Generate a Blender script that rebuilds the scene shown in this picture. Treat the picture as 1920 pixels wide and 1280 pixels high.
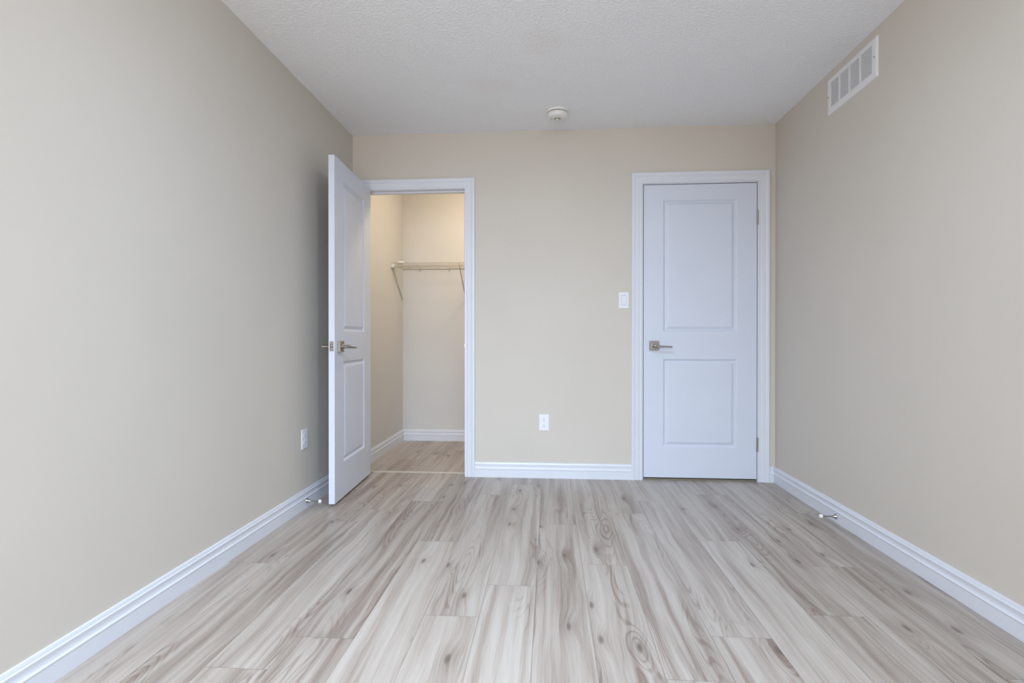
import bpy, bmesh, math, random
from mathutils import Vector, Matrix
random.seed(7)
S = bpy.context.scene
COL = S.collection
for o in list(bpy.data.objects):
    bpy.data.objects.remove(o, do_unlink=True)

# ------------------------------------------------------------------ camera, light, exposure
XL, XR, D, H = -1.4174, 1.533, 3.7016, 2.44      # room: left wall, right wall, back wall, ceiling
WT = 0.115                                        # back wall thickness
YR = -0.85                                        # rear wall (behind the camera)
CB = 4.99                                         # closet back wall
CR = 0.36                                         # closet right wall

cam = bpy.data.cameras.new('camera')
cam.sensor_width = 36.0
cam.lens = 985.11 / 1920 * 36
cam.clip_start = 0.05
cam_o = bpy.data.objects.new('camera', cam)
cam_o.location = (0, 0, 0.9731)
cam_o.rotation_euler = (math.radians(90 - 0.2154), 0, math.radians(4.104))
COL.objects.link(cam_o)
S.camera = cam_o

S.view_settings.view_transform = 'Standard'
S.view_settings.look = 'None'
S.view_settings.gamma = 1.0
S.view_settings.use_curve_mapping = False
S.view_settings.exposure = 0.01

w = bpy.data.worlds.new('sky')
S.world = w
w.use_nodes = True
bg = w.node_tree.nodes['Background']
bg.inputs[0].default_value = (0.62, 0.78, 1.0, 1)
bg.inputs[1].default_value = 0.5

def area(name, loc, rot, sx, sy, power, color, spread=180):
    l = bpy.data.lights.new(name, 'AREA')
    l.shape = 'RECTANGLE'
    l.size, l.size_y = sx, sy
    l.energy = power
    l.color = color
    l.spread = math.radians(spread)
    o = bpy.data.objects.new(name, l)
    o.location = loc
    o.rotation_euler = rot
    COL.objects.link(o)
    return o

# daylight through the rear window, behind the photographer, plus two added fills
WX0, WX1, WZ0, WZ1 = -1.25, 1.15, 0.60, 2.10
area('daylight', (-0.35, YR - 0.14, 1.35), (math.radians(90 - 29), 0, 0), 1.6, 1.4, 41, (0.635, 0.80, 1.0), 86)
area('warm_fill', (-0.70, YR - 0.14, 1.35), (math.radians(90 - 8), 0, 0), 1.0, 1.4, 30, (1.0, 0.72, 0.42))  # added warm fill outside the pane, no real source behind it

area('ceiling_fill', (-0.10, YR - 0.14, 1.30), (math.radians(90 + 42), 0, 0), 1.8, 1.3, 14, (0.74, 0.86, 1.0), 92)  # added fill tilted upward to brighten the ceiling

# ------------------------------------------------------------------ helpers
def link(name, bm, mat, parent=None, smooth=False, bevel=0):
    bmesh.ops.recalc_face_normals(bm, faces=bm.faces)
    me = bpy.data.meshes.new(name)
    bm.to_mesh(me)
    bm.free()
    if mat is not None:
        for m in (mat if isinstance(mat, (list, tuple)) else [mat]):
            me.materials.append(m)
    if smooth:
        for p in me.polygons:
            p.use_smooth = True
        try:
            me.set_sharp_from_angle(angle=math.radians(smooth if smooth is not True else 40))
        except Exception:
            pass
    o = bpy.data.objects.new(name, me)
    COL.objects.link(o)
    if parent is not None:
        o.parent = parent
    if bevel:
        md = o.modifiers.new('bevel', 'BEVEL')
        md.width = bevel
        md.segments = 2
        md.limit_method = 'ANGLE'
        md.angle_limit = math.radians(70)
    return o

def empty(name, loc=(0, 0, 0), rz=0):
    o = bpy.data.objects.new(name, None)
    o.empty_display_size = 0.05
    o.location = loc
    o.rotation_euler = (0, 0, rz)
    COL.objects.link(o)
    return o

def tag(o, label, cat=None, group=None, kind=None):
    o['label'] = label
    if cat:
        o['category'] = cat
    if group:
        o['group'] = group
    if kind:
        o['kind'] = kind
    return o

def box(bm, x0, x1, y0, y1, z0, z1, mi=0):
    v = [bm.verts.new((x, y, z)) for x in (x0, x1) for y in (y0, y1) for z in (z0, z1)]
    for f in ((0, 1, 3, 2), (4, 6, 7, 5), (0, 4, 5, 1), (2, 3, 7, 6), (0, 2, 6, 4), (1, 5, 7, 3)):
        bm.faces.new([v[i] for i in f]).material_index = mi

def boxes(*bs):
    bm = bmesh.new()
    for b in bs:
        box(bm, *b)
    return bm

def tube(bm, pts, r, n=8, cap=True):
    """tube along the points; r a number or one per point"""
    pts = [Vector(p) for p in pts]
    rs = r if isinstance(r, (list, tuple)) else [r] * len(pts)
    rings = []
    for i, p in enumerate(pts):
        a = pts[max(i - 1, 0)]
        b = pts[min(i + 1, len(pts) - 1)]
        d = (b - a).normalized()
        s = Vector((0, 0, 1)) if abs(d.z) < 0.9 else Vector((1, 0, 0))
        u = d.cross(s).normalized()
        v = d.cross(u).normalized()
        rings.append([bm.verts.new(p + (u * math.cos(2 * math.pi * k / n) + v * math.sin(2 * math.pi * k / n)) * rs[i]) for k in range(n)])
    for a, b in zip(rings, rings[1:]):
        for k in range(n):
            bm.faces.new((a[k], a[(k + 1) % n], b[(k + 1) % n], b[k]))
    if cap:
        bm.faces.new(rings[0])
        bm.faces.new(rings[-1])

def lathe(bm, prof, M=Matrix(), n=48):
    """prof: (radius, height) pairs turned about local z, then moved by M"""
    rings = []
    for r, z in prof:
        if r < 1e-6:
            rings.append([bm.verts.new(M @ Vector((0, 0, z)))])
        else:
            rings.append([bm.verts.new(M @ Vector((r * math.cos(2 * math.pi * k / n), r * math.sin(2 * math.pi * k / n), z))) for k in range(n)])
    for a, b in zip(rings, rings[1:]):
        for k in range(n):
            k2 = (k + 1) % n
            if len(a) == 1 and len(b) == 1:
                continue
            if len(a) == 1:
                bm.faces.new((a[0], b[k], b[k2]))
            elif len(b) == 1:
                bm.faces.new((a[k], a[k2], b[0]))
            else:
                bm.faces.new((a[k], a[k2], b[k2], b[k]))

def extrude_profile(prof, p0, p1, out, up=(0, 0, 1)):
    """closed profile of (thickness, height) swept from p0 to p1; thickness goes along out"""
    bm = bmesh.new()
    out, up = Vector(out), Vector(up)
    A = [bm.verts.new(Vector(p0) + out * t + up * h) for t, h in prof]
    B = [bm.verts.new(Vector(p1) + out * t + up * h) for t, h in prof]
    n = len(prof)
    for i in range(n):
        j = (i + 1) % n
        bm.faces.new((A[i], A[j], B[j], B[i]))
    bm.faces.new(A)
    bm.faces.new(B)
    return bm

# ------------------------------------------------------------------ materials
class N:
    """small node-tree writer"""
    def __init__(self, name):
        self.m = bpy.data.materials.new(name)
        self.m.use_nodes = True
        self.t = self.m.node_tree
        self.b = self.t.nodes['Principled BSDF']
    def new(self, kind, **kw):
        n = self.t.nodes.new(kind)
        for k, v in kw.items():
            setattr(n, k, v)
        return n
    def plug(self, sock, val):
        if isinstance(val, bpy.types.NodeSocket):
            self.t.links.new(val, sock)
        elif val is not None:
            sock.default_value = val
    def math(self, op, a, b=None, c=None, clamp=False):
        n = self.new('ShaderNodeMath', operation=op, use_clamp=clamp)
        self.plug(n.inputs[0], a)
        self.plug(n.inputs[1], b)
        if c is not None:
            self.plug(n.inputs[2], c)
        return n.outputs[0]
    def comb(self, x, y, z):
        n = self.new('ShaderNodeCombineXYZ')
        for i, v in enumerate((x, y, z)):
            self.plug(n.inputs[i], v)
        return n.outputs[0]
    def sep(self, v):
        n = self.new('ShaderNodeSeparateXYZ')
        self.plug(n.inputs[0], v)
        return n.outputs
    def noise(self, vec, scale=1.0, detail=2.0, rough=0.5, dist=0.0):
        n = self.new('ShaderNodeTexNoise')
        self.plug(n.inputs['Vector'], vec)
        n.inputs['Scale'].default_value = scale
        n.inputs['Detail'].default_value = detail
        n.inputs['Roughness'].default_value = rough
        n.inputs['Distortion'].default_value = dist
        return n.outputs[0]
    def ramp(self, fac, stops):
        n = self.new('ShaderNodeValToRGB')
        self.plug(n.inputs[0], fac)
        e = n.color_ramp.elements
        while len(e) < len(stops):
            e.new(0.5)
        for i, (p, c) in enumerate(stops):
            e[i].position = p
            e[i].color = (*c, 1) if len(c) == 3 else c
        return n.outputs[0]
    def maprange(self, v, a, b, c=0.0, d=1.0, smooth=True):
        n = self.new('ShaderNodeMapRange', interpolation_type='SMOOTHSTEP' if smooth else 'LINEAR')
        for i, x in enumerate((v, a, b, c, d)):
            self.plug(n.inputs[i], x)
        return n.outputs[0]
    def mix(self, fac, a, b, blend='MIX'):
        n = self.new('ShaderNodeMix', data_type='RGBA', blend_type=blend)
        self.plug(n.inputs[0], fac)
        self.plug(n.inputs[6], a if isinstance(a, bpy.types.NodeSocket) else (*a, 1))
        self.plug(n.inputs[7], b if isinstance(b, bpy.types.NodeSocket) else (*b, 1))
        return n.outputs[2]
    def bump(self, h, strength=0.2, dist=0.001):
        n = self.new('ShaderNodeBump')
        n.inputs['Strength'].default_value = strength
        n.inputs['Distance'].default_value = dist
        self.plug(n.inputs['Height'], h)
        self.plug(self.b.inputs['Normal'], n.outputs[0])
    def pos(self):
        return self.new('ShaderNodeNewGeometry').outputs['Position']

def plain(name, col, rough=0.5, metal=0.0, spec=0.5, var=0.03, scale=30.0, bump=0.0):
    """paint, plastic or metal with a faint procedural mottling"""
    n = N(name)
    f = n.noise(n.new('ShaderNodeTexCoord').outputs['Object'], scale, 3)
    lo = tuple(c * (1 - var) for c in col)
    hi = tuple(min(1, c * (1 + var)) for c in col)
    n.plug(n.b.inputs['Base Color'], n.ramp(f, [(0.3, lo), (0.7, hi)]))
    n.b.inputs['Roughness'].default_value = rough
    n.b.inputs['Metallic'].default_value = metal
    n.b.inputs['Specular IOR Level'].default_value = spec
    if bump:
        n.bump(f, bump)
    return n.m

def wall_paint(name, col):
    n = N(name)
    p = n.pos()
    f = n.noise(p, 2.2, 3)
    n.plug(n.b.inputs['Base Color'], n.ramp(f, [(0.3, tuple(c * 0.985 for c in col)), (0.7, tuple(c * 1.015 for c in col))]))
    n.b.inputs['Roughness'].default_value = 0.62
    n.b.inputs['Specular IOR Level'].default_value = 0.35
    n.bump(n.noise(p, 260, 2), 0.06, 0.0006)
    return n.m

def ceiling_paint():
    n = N('ceiling_stipple')
    p = n.pos()
    x, y, z = n.sep(p)
    base = n.ramp(n.noise(p, 3.0, 3), [(0.3, (0.885, 0.90, 0.93)), (0.7, (0.90, 0.915, 0.945))])
    # two touched-up patches in the paint
    msk = None
    for cx, cy, r in ((-0.03, 2.60, 0.16), (-0.34, 3.02, 0.15)):
        d = n.math('SQRT', n.math('ADD', n.math('POWER', n.math('SUBTRACT', x, cx), 2.0), n.math('POWER', n.math('SUBTRACT', y, cy), 2.0)))
        d = n.math('ADD', d, n.math('MULTIPLY', n.math('SUBTRACT', n.noise(p, 9, 2), 0.5), 0.12))
        k = n.maprange(d, r * 0.4, r, 1, 0)
        msk = k if msk is None else n.math('MAXIMUM', msk, k)
    n.plug(n.b.inputs['Base Color'], n.mix(n.math('MULTIPLY', msk, 0.45), base, (0.875, 0.855, 0.845)))
    n.b.inputs['Roughness'].default_value = 0.85
    n.b.inputs['Specular IOR Level'].default_value = 0.2
    h = n.maprange(n.noise(p, 75, 3, 0.55), 0.38, 0.62)
    n.bump(h, 0.55, 0.0028)
    return n.m

def floor_wood():
    n = N('greige_oak_laminate')
    uv = n.new('ShaderNodeUVMap', uv_map='grain').outputs[0]
    loc = n.new('ShaderNodeUVMap', uv_map='edge').outputs[0]
    at = n.new('ShaderNodeAttribute', attribute_name='plank').outputs['Color']
    r = n.sep(at)
    u, v, _ = n.sep(uv)
    idz = n.math('MULTIPLY', r[0], 91.0)
    M = n.math
    # knots: cells stretched along the board
    kv = n.new('ShaderNodeTexVoronoi', feature='F1', voronoi_dimensions='2D')
    n.plug(kv.inputs['Vector'], n.comb(M('ADD', M('MULTIPLY', u, 8.0), idz), M('ADD', M('MULTIPLY', v, 2.7), M('MULTIPLY', idz, 1.7)), 0.0))
    kv.inputs['Scale'].default_value = 1.0
    kv.inputs['Randomness'].default_value = 0.9
    kd = kv.outputs['Distance']
    kr = n.sep(kv.outputs['Color'])[0]
    kon = M('GREATER_THAN', kr, 0.80)
    knotfield = M('MULTIPLY', n.maprange(kd, 0.0, 0.42, 1, 0), kon)
    # wavy drift of the grain across the board
    warp = M('SUBTRACT', n.noise(n.comb(M('MULTIPLY', u, 4.0), M('MULTIPLY', v, 1.7), idz), 1, 2), 0.5)
    uw = M('ADD', u, M('MULTIPLY', warp, 0.050))
    uw = M('ADD', uw, M('MULTIPLY', knotfield, 0.022))
    # broad light and dark strips
    strip = n.noise(n.comb(M('MULTIPLY', uw, 21.0), M('MULTIPLY', v, 0.85), idz), 1, 3, 0.55)
    strip2 = n.noise(n.comb(M('MULTIPLY', uw, 62.0), M('MULTIPLY', v, 1.6), M('ADD', idz, 3.0)), 1, 3, 0.6)
    # cathedral lines = contours of a stretched noise field
    fld = n.noise(n.comb(M('MULTIPLY', uw, 9.0), M('MULTIPLY', v, 1.25), M('ADD', idz, 7.0)), 1, 1.5, 0.4)
    fld = M('ADD', fld, M('MULTIPLY', knotfield, 0.16))
    ring = M('SINE', M('MULTIPLY', fld, 135.0))
    ring = n.maprange(ring, 0.1, 1.0)
    rm = n.maprange(n.noise(n.comb(M('MULTIPLY', u, 8.0), M('MULTIPLY', v, 1.1), M('ADD', idz, 11.0)), 1, 1), 0.50, 0.66)
    fib = n.noise(n.comb(M('MULTIPLY', uw, 420.0), M('MULTIPLY', v, 7.0), idz), 1, 2, 0.6)
    # tone 0 dark .. 1 light
    t = M('MULTIPLY_ADD', n.maprange(strip, 0.32, 0.66), 0.46, 0.20)
    t = M('ADD', t, M('MULTIPLY', M('SUBTRACT', strip2, 0.5), 0.90))
    t = M('ADD', t, M('MULTIPLY', M('SUBTRACT', fib, 0.5), 0.62))
    t = M('ADD', t, M('MULTIPLY', M('SUBTRACT', r[1], 0.5), 0.26))
    t = M('SUBTRACT', t, M('MULTIPLY', M('MULTIPLY', ring, rm), 0.26))
    halo = M('MULTIPLY', n.maprange(kd, 0.04, 0.34, 1, 0), kon)
    t = M('SUBTRACT', t, M('MULTIPLY', halo, 0.20))
    col = n.ramp(t, [(0.0, (0.235, 0.180, 0.150)), (0.30, (0.355, 0.298, 0.258)), (0.62, (0.455, 0.402, 0.358)), (1.0, (0.540, 0.495, 0.452))])
    core = M('MULTIPLY', n.maprange(M('ADD', kd, M('MULTIPLY', M('SUBTRACT', fib, 0.5), 0.05)), 0.02, 0.10, 1, 0), kon)
    col = n.mix(M('MULTIPLY', core, 0.75), col, (0.12, 0.088, 0.075))
    # board joints
    a, b, _ = n.sep(loc)
    du = M('MINIMUM', a, M('SUBTRACT', PW, a))
    dv = M('MINIMUM', b, M('SUBTRACT', PLEN, b))
    seam = n.maprange(M('MINIMUM', du, dv), 0.0006, 0.0022, 1, 0)
    col = n.mix(M('MULTIPLY', seam, 0.45), col, (0.16, 0.135, 0.12))
    n.plug(n.b.inputs['Base Color'], col)
    n.plug(n.b.inputs['Roughness'], n.maprange(fib, 0.3, 0.7, 0.30, 0.40))
    n.b.inputs['Specular IOR Level'].default_value = 0.55
    n.bump(M('SUBTRACT', M('MULTIPLY', fib, 0.25), seam), 0.35, 0.0008)
    return n.m

def glow(name, col, strength):
    n = N(name)
    n.b.inputs['Base Color'].default_value = (0.8, 0.78, 0.72, 1)
    n.b.inputs['Emission Color'].default_value = (*col, 1)
    n.b.inputs['Emission Strength'].default_value = strength
    return n.m

def glass():
    m = bpy.data.materials.new('window_glass')
    m.use_nodes = True
    t = m.node_tree
    t.nodes.clear()
    o = t.nodes.new('ShaderNodeOutputMaterial')
    mx = t.nodes.new('ShaderNodeMixShader')
    mx.inputs[0].default_value = 0.06
    tr = t.nodes.new('ShaderNodeBsdfTransparent')
    gl = t.nodes.new('ShaderNodeBsdfGlossy')
    gl.inputs['Roughness'].default_value = 0.02
    t.links.new(tr.outputs[0], mx.inputs[1])
    t.links.new(gl.outputs[0], mx.inputs[2])
    t.links.new(mx.outputs[0], o.inputs[0])
    return m

PW, PLEN = 0.194, 1.45
WALL = wall_paint('greige_wall_paint', (0.63, 0.585, 0.526))
CLOSET = wall_paint('closet_wall_paint', (0.655, 0.65, 0.645))
CEIL = ceiling_paint()
WOOD = floor_wood()
TRIM = plain('white_trim_paint', (0.72, 0.745, 0.81), 0.35, var=0.012, scale=6)
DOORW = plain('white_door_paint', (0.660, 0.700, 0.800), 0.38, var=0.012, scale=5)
NICKEL = plain('satin_nickel', (0.37, 0.34, 0.31), 0.32, 1.0, var=0.05, scale=90)
PLAST = plain('white_plastic', (0.80, 0.82, 0.86), 0.32, var=0.01)
PLAST_W = plain('detector_plastic', (0.80, 0.80, 0.78), 0.38, var=0.01)
DARK = plain('dark_slot', (0.03, 0.03, 0.032), 0.7)
GREYP = plain('grey_plastic', (0.30, 0.29, 0.26), 0.5)
LENSY = plain('pale_lens', (0.72, 0.72, 0.52), 0.25)
RUBBER = plain('white_rubber', (0.88, 0.88, 0.88), 0.45)
LOUVRE = plain('louvre_enamel', (0.60, 0.61, 0.63), 0.45, var=0.01)
VENTW = plain('vent_enamel', (0.80, 0.81, 0.84), 0.38, var=0.01)
DUCT = plain('duct_grey', (0.22, 0.22, 0.22), 0.7)
WIRE = plain('coated_wire', (0.47, 0.43, 0.37), 0.40, var=0.02)  # white wire, its backlit shade put into this darker colour
STRIP = plain('threshold_strip', (0.55, 0.50, 0.44), 0.35, var=0.05)
SILL = plain('threshold_bronze', (0.22, 0.19, 0.14), 0.5, var=0.05)
GLOW = glow('lamp_dome_glow', (1.0, 0.80, 0.54), 90.0)
ROOMGLOW = glow('room_lamp_glow', (0.60, 0.79, 1.0), 108.0)
GLASS = glass()

# ------------------------------------------------------------------ floor: one object, boards drawn by UV
def make_floor():
    bm = bmesh.new()
    ug = bm.loops.layers.uv.new('grain')
    ue = bm.loops.layers.uv.new('edge')
    at = bm.loops.layers.float_color.new('plank')
    y0, y1 = YR, CB + 0.02
    x0, x1 = XL - 0.02, XR + 0.02
    ends = {-7: 2.20, -6: 2.74, -5: 2.94, -4: 1.664, -3: 2.50, -2: 1.827, -1: 2.07, 0: 2.77, 1: 2.29, 2: 1.528, 3: 1.762, 4: 2.60, 5: 1.924, 6: 2.34, 7: 1.60}
    rnd = random.Random(11)
    for k in range(-8, 9):
        a = -0.054 + k * PW
        b = a + PW
        xa, xb = max(a, x0), min(b, x1)
        if xb <= xa:
            continue
        e = ends.get(k, 2.0)
        s = e - PLEN * math.ceil((e - y0) / PLEN)
        while s < y1:
            ya, yb = max(s, y0), min(s + PLEN, y1)
            if yb - ya > 1e-4:
                r = (rnd.random(), rnd.random(), rnd.random(), 1)
                su, sv = rnd.random() * 5, rnd.random() * 9
                f = bm.faces.new([bm.verts.new((x, y, 0)) for x, y in ((xa, ya), (xb, ya), (xb, yb), (xa, yb))])
                for lp in f.loops:
                    x, y, _ = lp.vert.co
                    lp[ug].uv = (x - a + su, y - s + sv)
                    lp[ue].uv = (x - a, y - s)
                    lp[at] = r
            s += PLEN
    # body below the boards
    bmesh.ops.remove_doubles(bm, verts=bm.verts, dist=1e-5)
    me = bpy.data.meshes.new('floor')
    bm.to_mesh(me)
    bm.free()
    me.materials.append(WOOD)
    o = bpy.data.objects.new('floor', me)
    COL.objects.link(o)
    return tag(o, 'light greige oak laminate floor boards running to the back wall', 'floor', kind='structure')
make_floor()

# ------------------------------------------------------------------ room shell
def struct(name, bm, mat, label, cat, **kw):
    return tag(link(name, bm, mat, **kw), label, cat, kind='structure')

struct('ceiling', boxes((XL - 0.1, XR + 0.1, YR, CB, H, H + 0.08)), CEIL, 'white stippled ceiling above the empty room', 'ceiling')
struct('wall_left', boxes((XL - 0.1, XL, YR, D + WT, 0, H)), WALL, 'beige wall on the left behind the open door', 'wall')
struct('wall_right', boxes((XR, XR + 0.1, YR, D + WT, 0, H)), WALL, 'beige wall on the right with the air vent', 'wall')

# closet opening and hall door opening in the back wall
OX0, OX1, OZ = -1.328, -0.600, 2.042       # clear closet opening between jambs
HX0, HX1, HZ = 0.6455, 1.4165, 2.0475      # clear hall door opening
JT = 0.018
struct('wall_back', boxes(
    (XL, OX0 - JT, D, D + WT, 0, H),
    (OX0 - JT, OX1 + JT, D, D + WT, OZ + JT, H),
    (OX1 + JT, HX0 - JT, D, D + WT, 0, H),
    (HX0 - JT, HX1 + JT, D, D + WT, HZ + JT, H),
    (HX1 + JT, XR, D, D + WT, 0, H)), WALL, 'beige back wall between the closet opening and the closed door', 'wall')
struct('wall_rear', boxes(
    (XL - 0.1, WX0, YR - 0.12, YR, 0, H), (WX1, XR + 0.1, YR - 0.12, YR, 0, H),
    (WX0, WX1, YR - 0.12, YR, 0, WZ0), (WX0, WX1, YR - 0.12, YR, WZ1, H)), WALL, 'beige window wall behind the photographer', 'wall')
struct('wall_closet_left', boxes((XL - 0.1, XL, D + WT, CB, 0, H)), CLOSET, 'cream closet side wall seen through the open doorway', 'wall')
struct('wall_closet_back', boxes((XL - 0.1, CR + 0.1, CB, CB + 0.1, 0, H)), CLOSET, 'cream closet end wall under and over the wire shelf', 'wall')
struct('wall_closet_right', boxes((CR, CR + 0.1, D + WT, CB, 0, H)), CLOSET, 'hidden right wall of the closet', 'wall')
struct('wall_hall', boxes((CR + 0.1, XR + 0.1, CB, CB + 0.1, 0, H), (XR, XR + 0.1, D + WT, CB, 0, H)), WALL, 'hall walls behind the closed door', 'wall')

# baseboards
BP = [(0, 0), (0.0145, 0), (0.0145, 0.054), (0.0165, 0.0575), (0.0165, 0.0610), (0.0125, 0.0645), (0.0110, 0.068), (0.0108, 0.082),
      (0.0128, 0.087), (0.0128, 0.091), (0.0090, 0.0935), (0.0085, 0.098), (0.0060, 0.1045), (0, 0.106)]
BT = 0.0165
CX0, CX1 = -0.6018, -0.5290                 # right leg of the closet casing
CA0 = -1.3950                               # outer edge of its left leg
KX0, KX1 = 0.5680, 1.4905                   # outer edges of the hall door casing
def base(name, p0, p1, out, label):
    return struct(name, extrude_profile(BP, p0, p1, out), TRIM, label, 'baseboard', smooth=25)
base('baseboard_left', (XL, YR, 0), (XL, D, 0), (1, 0, 0), 'white moulded baseboard along the left wall')
base('baseboard_right', (XR, YR, 0), (XR, D, 0), (-1, 0, 0), 'white moulded baseboard along the right wall')
base('baseboard_back', (CX1, D, 0), (KX0, D, 0), (0, -1, 0), 'white baseboard on the back wall between the two doorways')
base('baseboard_back_corner', (KX1, D, 0), (XR - 0.0108, D, 0), (0, -1, 0), 'short white baseboard piece in the right back corner')
base('baseboard_closet_left', (XL, D + WT, 0), (XL, CB, 0), (1, 0, 0), 'white baseboard along the closet side wall')
base('baseboard_closet_back', (XL + 0.0108, CB, 0), (CR, CB, 0), (0, -1, 0), 'white baseboard along the closet end wall')

# casings
CP = [(0, 0), (0, 0.0085), (0.0025, 0.0105), (0.0110, 0.0105), (0.0145, 0.0088), (0.0180, 0.0108), (0.0310, 0.0122), (0.0430, 0.0138),
      (0.0465, 0.0125), (0.0505, 0.0160), (0.0560, 0.0185), (0.0690, 0.0185), (0.0725, 0.0165), (0.0725, 0)]
def casing(bm, xi0, xi1, zi, left_w=1.0):
    rows = []
    for u, t in CP:
        y = D - t
        rows.append([bm.verts.new(p) for p in ((xi0 - u * left_w, y, 0), (xi0 - u * left_w, y, zi + u), (xi1 + u, y, zi + u), (xi1 + u, y, 0))])
    for a, b in zip(rows, rows[1:] + rows[:1]):
        for i in range(3):
            bm.faces.new((a[i], a[i + 1], b[i + 1], b[i]))
    bm.faces.new([r[0] for r in rows])
    bm.faces.new([r[3] for r in rows])

def frame(name, ox0, ox1, oz, xi0, xi1, zi, lw, stop_y, label):
    bm = bmesh.new()
    casing(bm, xi0, xi1, zi, lw)
    c = struct(name, bm, TRIM, label, 'door frame', smooth=25)
    bm = boxes((ox0 - JT, ox0, D, D + WT, 0, oz), (ox1, ox1 + JT, D, D + WT, 0, oz), (ox0 - JT, ox1 + JT, D, D + WT, oz, oz + JT))
    link('jamb', bm, TRIM, c)
    s = 0.011
    bm = boxes((ox0, ox0 + s, stop_y, stop_y + 0.034, 0, oz - s), (ox1 - s, ox1, stop_y, stop_y + 0.034, 0, oz - s), (ox0, ox1, stop_y, stop_y + 0.034, oz - s, oz))
    link('door_stop_strip', bm, TRIM, c, bevel=0.002)
    return c
cf = frame('trim_1', OX0, OX1, OZ, OX0 - 0.004, CX0, 2.0435, 0.87, D + 0.038, 'white moulded casing around the open closet doorway')
hf = frame('trim_2', HX0, HX1, HZ, 0.6385, 1.4195, 2.0525, 1.0, D + 0.040, 'white moulded casing around the closed door')

# strike plate on the right closet jamb (lip wraps the edge)
bm = boxes((OX1 - 0.0015, OX1 + 0.0005, D + 0.006, D + 0.032, 0.90, 0.957))
box(bm, OX1 - 0.0015, OX1 + 0.004, D - 0.0115, D + 0.008, 0.914, 0.944)
link('strike_plate', bm, NICKEL, cf)

# ------------------------------------------------------------------ doors
def ring_rects(bm, x0, x1, z0, z1, ysurf, sgn, steps):
    prev = None
    for ins, dep in steps:
        r = [bm.verts.new((x, ysurf + sgn * dep, z)) for x, z in ((x0 + ins, z0 + ins), (x1 - ins, z0 + ins), (x1 - ins, z1 - ins), (x0 + ins, z1 - ins))]
        if prev:
            for i in range(4):
                bm.faces.new((prev[i], prev[(i + 1) % 4], r[(i + 1) % 4], r[i]))
        prev = r
    bm.faces.new(prev)

STEPS = [(0, 0), (0.003, 0.0010), (0.010, 0.0085), (0.013, 0.0108), (0.017, 0.0110), (0.034, 0.0020), (0.037, 0.0013), (0.041, 0.0013)]
def door_mesh(wd, ht, stile, zs, th=0.035):
    """slab from x 0..wd, y 0..th, z 0..ht, recessed moulded panels on both faces"""
    bm = bmesh.new()
    xs = [0, stile, wd - stile, wd]
    for ys, sg in ((0, 1), (th, -1)):
        for i in range(3):
            for j in range(5):
                if i == 1 and j in (1, 3):
                    ring_rects(bm, xs[1], xs[2], zs[j], zs[j + 1], ys, sg, STEPS)
                else:
                    bm.faces.new([bm.verts.new((x, ys, z)) for x, z in ((xs[i], zs[j]), (xs[i + 1], zs[j]), (xs[i + 1], zs[j + 1]), (xs[i], zs[j + 1]))])
    for (xa, ya, xb, yb) in ((0, 0, 0, th), (wd, 0, wd, th)):
        for j in range(5):
            bm.faces.new([bm.verts.new(p) for p in ((xa, ya, zs[j]), (xb, yb, zs[j]), (xb, yb, zs[j + 1]), (xa, ya, zs[j + 1]))])
    for z in (0, ht):
        for i in range(3):
            bm.faces.new([bm.verts.new(p) for p in ((xs[i], 0, z), (xs[i + 1], 0, z), (xs[i + 1], th, z), (xs[i], th, z))])
    bmesh.ops.remove_doubles(bm, verts=bm.verts, dist=1e-5)
    return bm

def handle(parent, x, z, side, dirx, th=0.035):
    """square rosette + thin straight lever; side -1: on the y=0 face, +1: on the y=th face"""
    ys = 0 if side < 0 else th
    r = 0.0325
    e = 0.018
    bm = boxes((x - r, x + r, min(ys, ys + side * e), max(ys, ys + side * e), z - r, z + r))
    ro = link('door_handle', bm, NICKEL, parent, bevel=0.0015)
    ro['label'] = 'satin nickel square rosette with a straight lever'
    bm = bmesh.new()
    # round neck
    M = Matrix.Translation((x, ys + side * e, z)) @ Matrix.Rotation(math.radians(90) * (1 if side < 0 else -1), 4, 'X')
    lathe(bm, [(0.0, 0.0), (0.0135, 0.0), (0.0135, 0.004), (0.0105, 0.008), (0.0100, 0.036), (0.0115, 0.047), (0.0075, 0.052), (0, 0.0530)], M, 28)
    # flat tapering lever, slightly drooping to the tip
    pts = [(0.004, 0.0075), (0.030, 0.0070), (0.070, 0.0060), (0.104, 0.0050), (0.112, 0.0042)]
    sec = []
    for i, (dx, hh) in enumerate(pts):
        yc = ys + side * (e + 0.044 - (0.004 if i == len(pts) - 1 else 0))
        zc = z - 0.004 - 0.0010 * i
        sec.append([bm.verts.new((x + dirx * dx, yc + a * 0.0095, zc + b * hh)) for a, b in ((-1, -0.6), (-0.6, -1), (0.6, -1), (1, -0.6), (1, 0.6), (0.6, 1), (-0.6, 1), (-1, 0.6))])
    for a, b in zip(sec, sec[1:]):
        for k in range(8):
            bm.faces.new((a[k], a[(k + 1) % 8], b[(k + 1) % 8], b[k]))
    bm.faces.new(sec[0])
    bm.faces.new(sec[-1])
    link('lever', bm, NICKEL, ro, smooth=35)
    return ro

def hinge_mesh(x, y, z, leaf=1):
    bm = bmesh.new()
    k = 5
    hgt = 0.089
    for i in range(k):
        a = z - hgt / 2 + i * hgt / k + 0.0006
        b = a + hgt / k - 0.0012
        tube(bm, [(x, y, a), (x, y, b)], 0.0062, 14)
    tube(bm, [(x, y, z - hgt / 2 - 0.004), (x, y, z - hgt / 2 - 0.002), (x, y, z + hgt / 2 + 0.002), (x, y, z + hgt / 2 + 0.005)], [0.003, 0.0052, 0.0052, 0.002], 12)
    return bm

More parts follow.
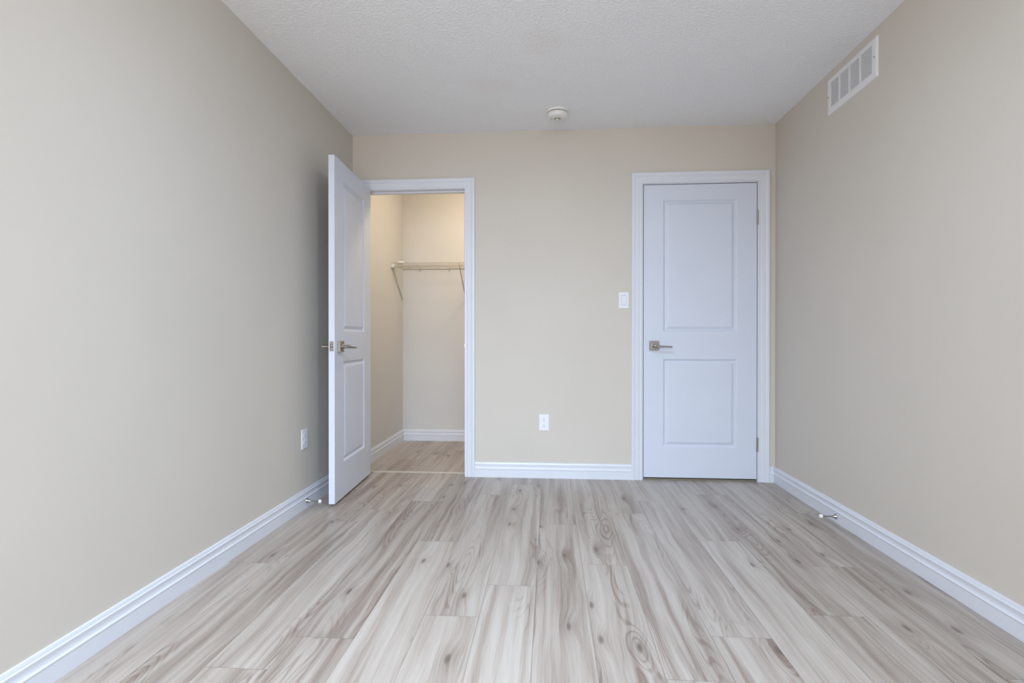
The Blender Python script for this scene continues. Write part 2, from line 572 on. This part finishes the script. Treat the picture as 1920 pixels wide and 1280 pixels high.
# closed hall door: x .6505 - 1.4115, hinges right, lever left
dz = 0.018
dh = 2.0425 - dz
zs = [0, 0.229 - dz, 0.8395 - dz, 1.0265 - dz, 1.9378 - dz, dh]
d1 = link('door_1', door_mesh(0.7610, dh, 0.132, zs), DOORW, smooth=12)
d1.location = (0.6505, D + 0.002, dz)
tag(d1, 'closed white two-panel door on the right of the back wall', 'door', kind='structure')
handle(d1, 0.720 - 0.6505, 0.931 - dz, -1, 1)
handle(d1, 0.720 - 0.6505, 0.931 - dz, 1, 1)
for z in (1.807, 0.255):
    hb = hinge_mesh(0.7610 + 0.0045, -0.0075, z - dz)
    link('hinge', hb, NICKEL, d1, smooth=40)
bm = boxes((-0.0012, 0.0002, 0.005, 0.030, 0.90 - dz, 0.957 - dz))
link('latch_plate', bm, NICKEL, d1)

# open closet door: built shut, then swung about its hinge pin at the left jamb
DW = 0.718
zs2 = [0, 0.229 - dz, 0.8430 - dz, 1.0225 - dz, 1.9340 - dz, dh]
d2 = link('door_2', door_mesh(DW, dh, 0.150, zs2), DOORW, smooth=12)
d2.rotation_euler = (0, 0, math.radians(-87.2))
# local (0,0) is the hinge edge on the room-side face
d2.location = (-1.3135, 3.6790, dz)
tag(d2, 'white two-panel closet door standing open against the left wall', 'door', kind='structure')
hx = DW - 0.078
handle(d2, hx, 0.931 - dz, 1, -1)
handle(d2, hx, 0.931 - dz, -1, -1)
for z in (1.807, 0.255):
    link('hinge', hinge_mesh(-0.004, -0.0065, z - dz), NICKEL, d2, smooth=40)
bm = boxes((DW - 0.0005, DW + 0.0012, 0.006, 0.029, 0.9055 - dz, 0.9625 - dz))
lp = link('latch_plate', bm, NICKEL, d2)
bm = bmesh.new()
M = Matrix.Translation((DW, 0.0175, 0.937 - dz)) @ Matrix.Rotation(math.radians(90), 4, 'Y')
lathe(bm, [(0.0085, 0.0), (0.0085, 0.006), (0.0060, 0.0095), (0, 0.0105)], M, 20)
link('latch_bolt', bm, NICKEL, lp, smooth=40)

# thresholds
th = struct('trim_3', boxes((OX0, OX1, 3.770, 3.802, 0.0, 0.0055)), STRIP, 'pale threshold strip across the closet doorway', 'threshold', bevel=0.002)
struct('trim_4', boxes((HX0 + 0.001, HX1 - 0.001, D + 0.006, D + 0.09, 0.0, 0.009)), SILL, 'brown threshold under the closed door', 'threshold', bevel=0.002)

# ------------------------------------------------------------------ window in the rear wall (behind the camera)
bm = bmesh.new()
yf0, yf1 = YR - 0.10, YR - 0.04
box(bm, WX0, WX0 + 0.05, yf0, yf1, WZ0, WZ1)
box(bm, WX1 - 0.05, WX1, yf0, yf1, WZ0, WZ1)
box(bm, WX0 + 0.05, WX1 - 0.05, yf0, yf1, WZ0, WZ0 + 0.05)
box(bm, WX0 + 0.05, WX1 - 0.05, yf0, yf1, WZ1 - 0.05, WZ1)
xm = (WX0 + WX1) / 2
box(bm, xm - 0.02, xm + 0.02, yf0, yf1, WZ0 + 0.05, WZ1 - 0.05)
wn = struct('window_1', bm, TRIM, 'white framed window behind the photographer', 'window')
for a, b in ((WX0 + 0.05, xm - 0.02), (xm + 0.02, WX1 - 0.05)):
    link('pane', boxes((a, b, YR - 0.072, YR - 0.068, WZ0 + 0.05, WZ1 - 0.05)), GLASS, wn)

# ------------------------------------------------------------------ air vent high on the right wall
vt = empty('air_vent', (XR, 2.798, 2.3015))
tag(vt, 'white rectangular return air vent high on the right wall', 'air vent')
vy0, vy1, vz0, vz1 = -0.221, 0.221, -0.097, 0.097
iy0, iy1, iz0, iz1 = -0.180, 0.186, -0.064, 0.068
bm = bmesh.new()
prev = None
for (a0, a1, c0, c1, t) in ((vy0, vy1, vz0, vz1, 0.0), (vy0, vy1, vz0, vz1, 0.002), (vy0 + 0.004, vy1 - 0.004, vz0 + 0.004, vz1 - 0.004, 0.0065),
                            (vy0 + 0.012, vy1 - 0.012, vz0 + 0.012, vz1 - 0.012, 0.0085), (iy0 - 0.004, iy1 + 0.004, iz0 - 0.004, iz1 + 0.004, 0.0085),
                            (iy0, iy1, iz0, iz1, 0.0065), (iy0, iy1, iz0, iz1, 0.0)):
    r = [bm.verts.new((-t, y, z)) for y, z in ((a0, c0), (a1, c0), (a1, c1), (a0, c1))]
    if prev:
        for i in range(4):
            bm.faces.new((prev[i], prev[(i + 1) % 4], r[(i + 1) % 4], r[i]))
    prev = r
for yc in (0.1006, 0.0083, -0.0852):
    box(bm, -0.0075, -0.0005, yc - 0.0065, yc + 0.0065, iz0, iz1)
link('frame', bm, VENTW, vt)
bm = bmesh.new()
k = 17
for i in range(k):
    z = iz0 + (i + 0.5) * (iz1 - iz0) / k
    v = [bm.verts.new(p) for p in ((-0.0058, iy0, z + 0.0030), (-0.0058, iy1, z + 0.0030), (-0.0020, iy1, z - 0.0030), (-0.0020, iy0, z - 0.0030),
                                   (-0.0052, iy0, z + 0.0033), (-0.0052, iy1, z + 0.0033), (-0.0014, iy1, z - 0.0027), (-0.0014, iy0, z - 0.0027))]
    for f in ((0, 1, 2, 3), (4, 5, 6, 7), (0, 1, 5, 4), (2, 3, 7, 6)):
        bm.faces.new([v[j] for j in f])
link('louvres', bm, LOUVRE, vt)
link('duct_opening', boxes((-0.0003, -0.0001, iy0, iy1, iz0, iz1)), DUCT, vt)
for y, z in ((-0.2008, 0.003), (0.2060, -0.002)):
    bm = bmesh.new()
    M = Matrix.Translation((-0.0085, y, z)) @ Matrix.Rotation(math.radians(-90), 4, 'Y')
    lathe(bm, [(0.0042, 0), (0.0038, 0.0014), (0.0015, 0.0018), (0, 0.0018)], M, 16)
    link('screw', bm, GREYP, vt)

# ------------------------------------------------------------------ smoke detector
sd = empty('smoke_detector', (0.049, 3.395, H))
tag(sd, 'round white smoke detector on the ceiling near the back wall', 'smoke detector')
bm = bmesh.new()
lathe(bm, [(0, 0), (0.070, 0), (0.070, -0.010), (0.067, -0.0135), (0.058, -0.0145), (0, -0.0145)], n=56)
link('base_plate', bm, PLAST_W, sd, smooth=40)
bm = bmesh.new()
lathe(bm, [(0.058, -0.0140), (0.058, -0.0195)], n=48)
link('gap_ring', bm, DARK, sd, smooth=True)
bm = bmesh.new()
lathe(bm, [(0.052, -0.0185), (0.0655, -0.0190), (0.0670, -0.0215), (0.0655, -0.036), (0.0610, -0.0440), (0.052, -0.0478), (0.030, -0.0495), (0.0225, -0.0500), (0.0215, -0.0440), (0, -0.0430)], n=56)
link('cover', bm, PLAST_W, sd, smooth=30)
bm = bmesh.new()
lathe(bm, [(0.0214, -0.0446), (0.0150, -0.0460), (0.0120, -0.0500), (0, -0.0505)], n=32)
link('sounder_grille', bm, GREYP, sd, smooth=30)
bm = bmesh.new()
lathe(bm, [(0.0095, -0.0495), (0.0085, -0.0560), (0.0045, -0.0590), (0, -0.0595)], Matrix.Translation((-0.001, -0.002, 0)), 24)
link('test_button', bm, LENSY, sd, smooth=40)
bm = bmesh.new()
lathe(bm, [(0.0055, -0.0480), (0.0050, -0.0502), (0, -0.0504)], Matrix.Translation((-0.037, -0.004, 0)), 20)
link('indicator_light', bm, GREYP, sd, smooth=40)

# ------------------------------------------------------------------ outlets and switch (built facing -y at the origin)
def duplex(name, label):
    t = empty(name)
    tag(t, label, 'power outlet')
    bm = boxes((-0.0350, 0.0350, -0.0055, 0, -0.0570, 0.0570))
    link('cover_plate', bm, PLAST, t, bevel=0.0025)
    for s in (1, -1):
        bm = bmesh.new()
        # rounded receptacle face
        pts = []
        for k in range(24):
            a = 2 * math.pi * k / 24
            pts.append((max(-0.0168, min(0.0168, 0.0185 * math.cos(a))), 0.0145 * math.sin(a)))
        A = [bm.verts.new((x, -0.0050, s * 0.0195 + z)) for x, z in pts]
        B = [bm.verts.new((x, -0.0072, s * 0.0195 + z)) for x, z in pts]
        for k in range(24):
            bm.faces.new((A[k], A[(k + 1) % 24], B[(k + 1) % 24], B[k]))
        bm.faces.new(B)
        r = link('receptacle', bm, PLAST, t)
        bm = bmesh.new()
        zc = s * 0.0195
        box(bm, -0.0078, -0.0052, -0.0076, -0.0070, zc - 0.001, zc + 0.0080)
        box(bm, 0.0052, 0.0074, -0.0076, -0.0070, zc, zc + 0.0075)
        lathe(bm, [(0.0030, 0), (0.0030, 0.0006), (0, 0.0006)], Matrix.Translation((0, -0.0070, zc - 0.0070)) @ Matrix.Rotation(math.radians(90), 4, 'X'), 14)
        link('slot', bm, GREYP, r)
    bm = bmesh.new()
    lathe(bm, [(0.0030, 0), (0.0026, 0.0010), (0, 0.0012)], Matrix.Translation((0, -0.0055, 0)) @ Matrix.Rotation(math.radians(90), 4, 'X'), 14)
    link('screw', bm, PLAST, t)
    return t
a = duplex('power_outlet', 'white power outlet low on the back wall between the doorways')
a.location = (-0.039, D, 0.390)
b = duplex('power_outlet', 'white power outlet low on the left wall near the open door')
b.location = (XL, 2.944, 0.399)
b.rotation_euler = (0, 0, math.radians(90))

sw = empty('light_switch', (0.5130, D, 1.2455))
tag(sw, 'white rocker light switch on the back wall left of the closed door', 'light switch')
link('cover_plate', boxes((-0.0350, 0.0350, -0.0055, 0, -0.0570, 0.0570)), PLAST, sw, bevel=0.0025)
link('rocker_surround', boxes((-0.0175, 0.0175, -0.0058, -0.0050, -0.0345, 0.0345)), GREYP, sw)
bm = bmesh.new()
pr = [(-0.0052, -0.0330), (-0.0062, -0.0330), (-0.0100, 0.0), (-0.0078, 0.0330), (-0.0052, 0.0330)]
A = [bm.verts.new((-0.0162, y, z)) for y, z in pr]
B = [bm.verts.new((0.0162, y, z)) for y, z in pr]
for i in range(5):
    bm.faces.new((A[i], A[(i + 1) % 5], B[(i + 1) % 5], B[i]))
bm.faces.new(A)
bm.faces.new(B)
link('rocker', bm, PLAST, sw, bevel=0.0008)

# ------------------------------------------------------------------ door stops on the baseboards (built along +x)
def door_stop(label):
    t = empty('door_stop')
    tag(t, label, 'door stop', 'slim nickel door stops on the baseboards')
    R = Matrix.Rotation(math.radians(90), 4, 'Y')
    bm = bmesh.new()
    lathe(bm, [(0, 0), (0.0130, 0), (0.0125, 0.003), (0.0080, 0.010), (0.0048, 0.020), (0.0040, 0.026), (0, 0.026)], R, 28)
    link('flange', bm, NICKEL, t, smooth=40)
    bm = bmesh.new()
    lathe(bm, [(0.0040, 0.024), (0.0034, 0.035), (0.0034, 0.064), (0.0055, 0.067), (0.0055, 0.071), (0, 0.071)], R, 24)
    link('rod', bm, NICKEL, t, smooth=40)
    bm = bmesh.new()
    lathe(bm, [(0.0070, 0.070), (0.0100, 0.0715), (0.0105, 0.0800), (0.0090, 0.0850), (0, 0.0865)], R, 24)
    link('rubber_tip', bm, RUBBER, t, smooth=40)
    return t
s1 = door_stop('slim nickel door stop on the left baseboard beside the open door')
s1.location = (XL + 0.0145, 2.945, 0.041)
s1.rotation_euler = (0, math.radians(3), math.radians(3))
s2 = door_stop('slim nickel door stop on the right baseboard')
s2.location = (XR - 0.0145, 2.905, 0.033)
s2.rotation_euler = (0, 0, math.radians(180))

# ------------------------------------------------------------------ wire shelf in the closet
SZ, SY0, SY1 = 1.6545, 4.618, CB - 0.004
sx0, sx1 = XL + 0.004, CR - 0.004
sh = empty('wire_shelf', ((sx0 + sx1) / 2, (SY0 + SY1) / 2, SZ))
tag(sh, 'white wire closet shelf across the closet end wall', 'shelf')
def rel(bm):
    bmesh.ops.translate(bm, verts=bm.verts, vec=-Vector(sh.location))
    return bm
bm = bmesh.new()
n = int((sx1 - sx0) / 0.0254)
for i in range(n + 1):
    x = sx0 + 0.002 + i * (sx1 - sx0 - 0.004) / n
    tube(bm, [(x, SY1, SZ), (x, SY0 + 0.002, SZ), (x, SY0, SZ - 0.003), (x, SY0, SZ - 0.028)], 0.0013, 5)
for y, z, r in ((SY0, SZ + 0.0022, 0.0030), (SY0, SZ - 0.0285, 0.0030), (SY0 + 0.125, SZ - 0.003, 0.0026), (SY0 + 0.245, SZ - 0.003, 0.0026), (SY1 - 0.002, SZ - 0.003, 0.0030)):
    tube(bm, [(sx0, y, z), (sx1, y, z)], r, 8)
link('wire_deck', rel(bm), WIRE, sh, smooth=True)
# wall clips and the wall rail
for x in (-1.24, -0.955, -0.66, -0.3, 0.06):
    bm = boxes((x - 0.006, x + 0.006, SY1 - 0.010, CB + 0.0, SZ - 0.022, SZ + 0.006))
    link('wall_clip', rel(bm), WIRE, sh)
for x in (-0.800, -0.05):
    bm = bmesh.new()
    tube(bm, [(x, SY0 + 0.002, SZ + 0.004), (x, SY0 - 0.004, SZ - 0.006), (x, SY0 + 0.010, SZ - 0.034), (x, CB - 0.014, SZ - 0.290), (x, CB - 0.006, SZ - 0.310)], 0.0048, 8)
    box(bm, x - 0.006, x + 0.006, CB - 0.005, CB - 0.0005, SZ - 0.345, SZ - 0.295)
    link('support_brace', rel(bm), WIRE, sh, smooth=40)
# end bracket on the side wall, with its own brace down the wall
bm = boxes((XL + 0.0005, XL + 0.030, SY0 - 0.006, SY0 + 0.040, SZ - 0.036, SZ - 0.001))
eb = link('end_bracket', rel(bm), PLAST_W, sh, bevel=0.003)
bm = bmesh.new()
tube(bm, [(XL + 0.012, SY0 + 0.006, SZ - 0.030), (XL + 0.006, CB - 0.020, SZ - 0.300)], 0.0040, 8)
link('support_brace', rel(bm), WIRE, sh, smooth=40)

bm = bmesh.new()
lathe(bm, [(0, 0), (0.031, 0), (0.034, 0.006), (0.033, 0.016), (0.026, 0.022), (0, 0.024)], n=36)
dk = link('plastic_disc', bm, PLAST_W, smooth=35)
dk.location = (-1.345, 4.668, SZ + 0.0016)
tag(dk, 'small round white plastic disc lying at the left end of the closet wire shelf', 'disc')

# ------------------------------------------------------------------ room ceiling lamp (above the frame, lit)
rl = empty('ceiling_lamp', (0.06, 1.40, H))
tag(rl, 'round flush ceiling lamp in the middle of the bedroom ceiling', 'lamp')
bm = bmesh.new()
lathe(bm, [(0, 0), (0.17, 0), (0.17, -0.072), (0.160, -0.072), (0.160, -0.03), (0, -0.03)], n=48)
link('base', bm, PLAST_W, rl, smooth=40)
bm = bmesh.new()
lathe(bm, [(0.158, -0.066), (0.140, -0.080), (0.085, -0.092), (0, -0.097)], n=48)
link('lamp_dome', bm, ROOMGLOW, rl, smooth=60)

# ------------------------------------------------------------------ closet ceiling lamp (out of view above the doorway, lit)
cl = empty('ceiling_lamp', (-0.42, 4.20, H))
tag(cl, 'warm flush ceiling lamp inside the closet', 'lamp')
bm = bmesh.new()
lathe(bm, [(0, 0), (0.11, 0), (0.11, -0.02), (0.10, -0.03), (0, -0.03)], n=40)
link('base', bm, PLAST_W, cl, smooth=40)
bm = bmesh.new()
lathe(bm, [(0.098, -0.030), (0.100, -0.050), (0.085, -0.080), (0.050, -0.100), (0, -0.108)], n=40)
link('lamp_dome', bm, GLOW, cl, smooth=60)
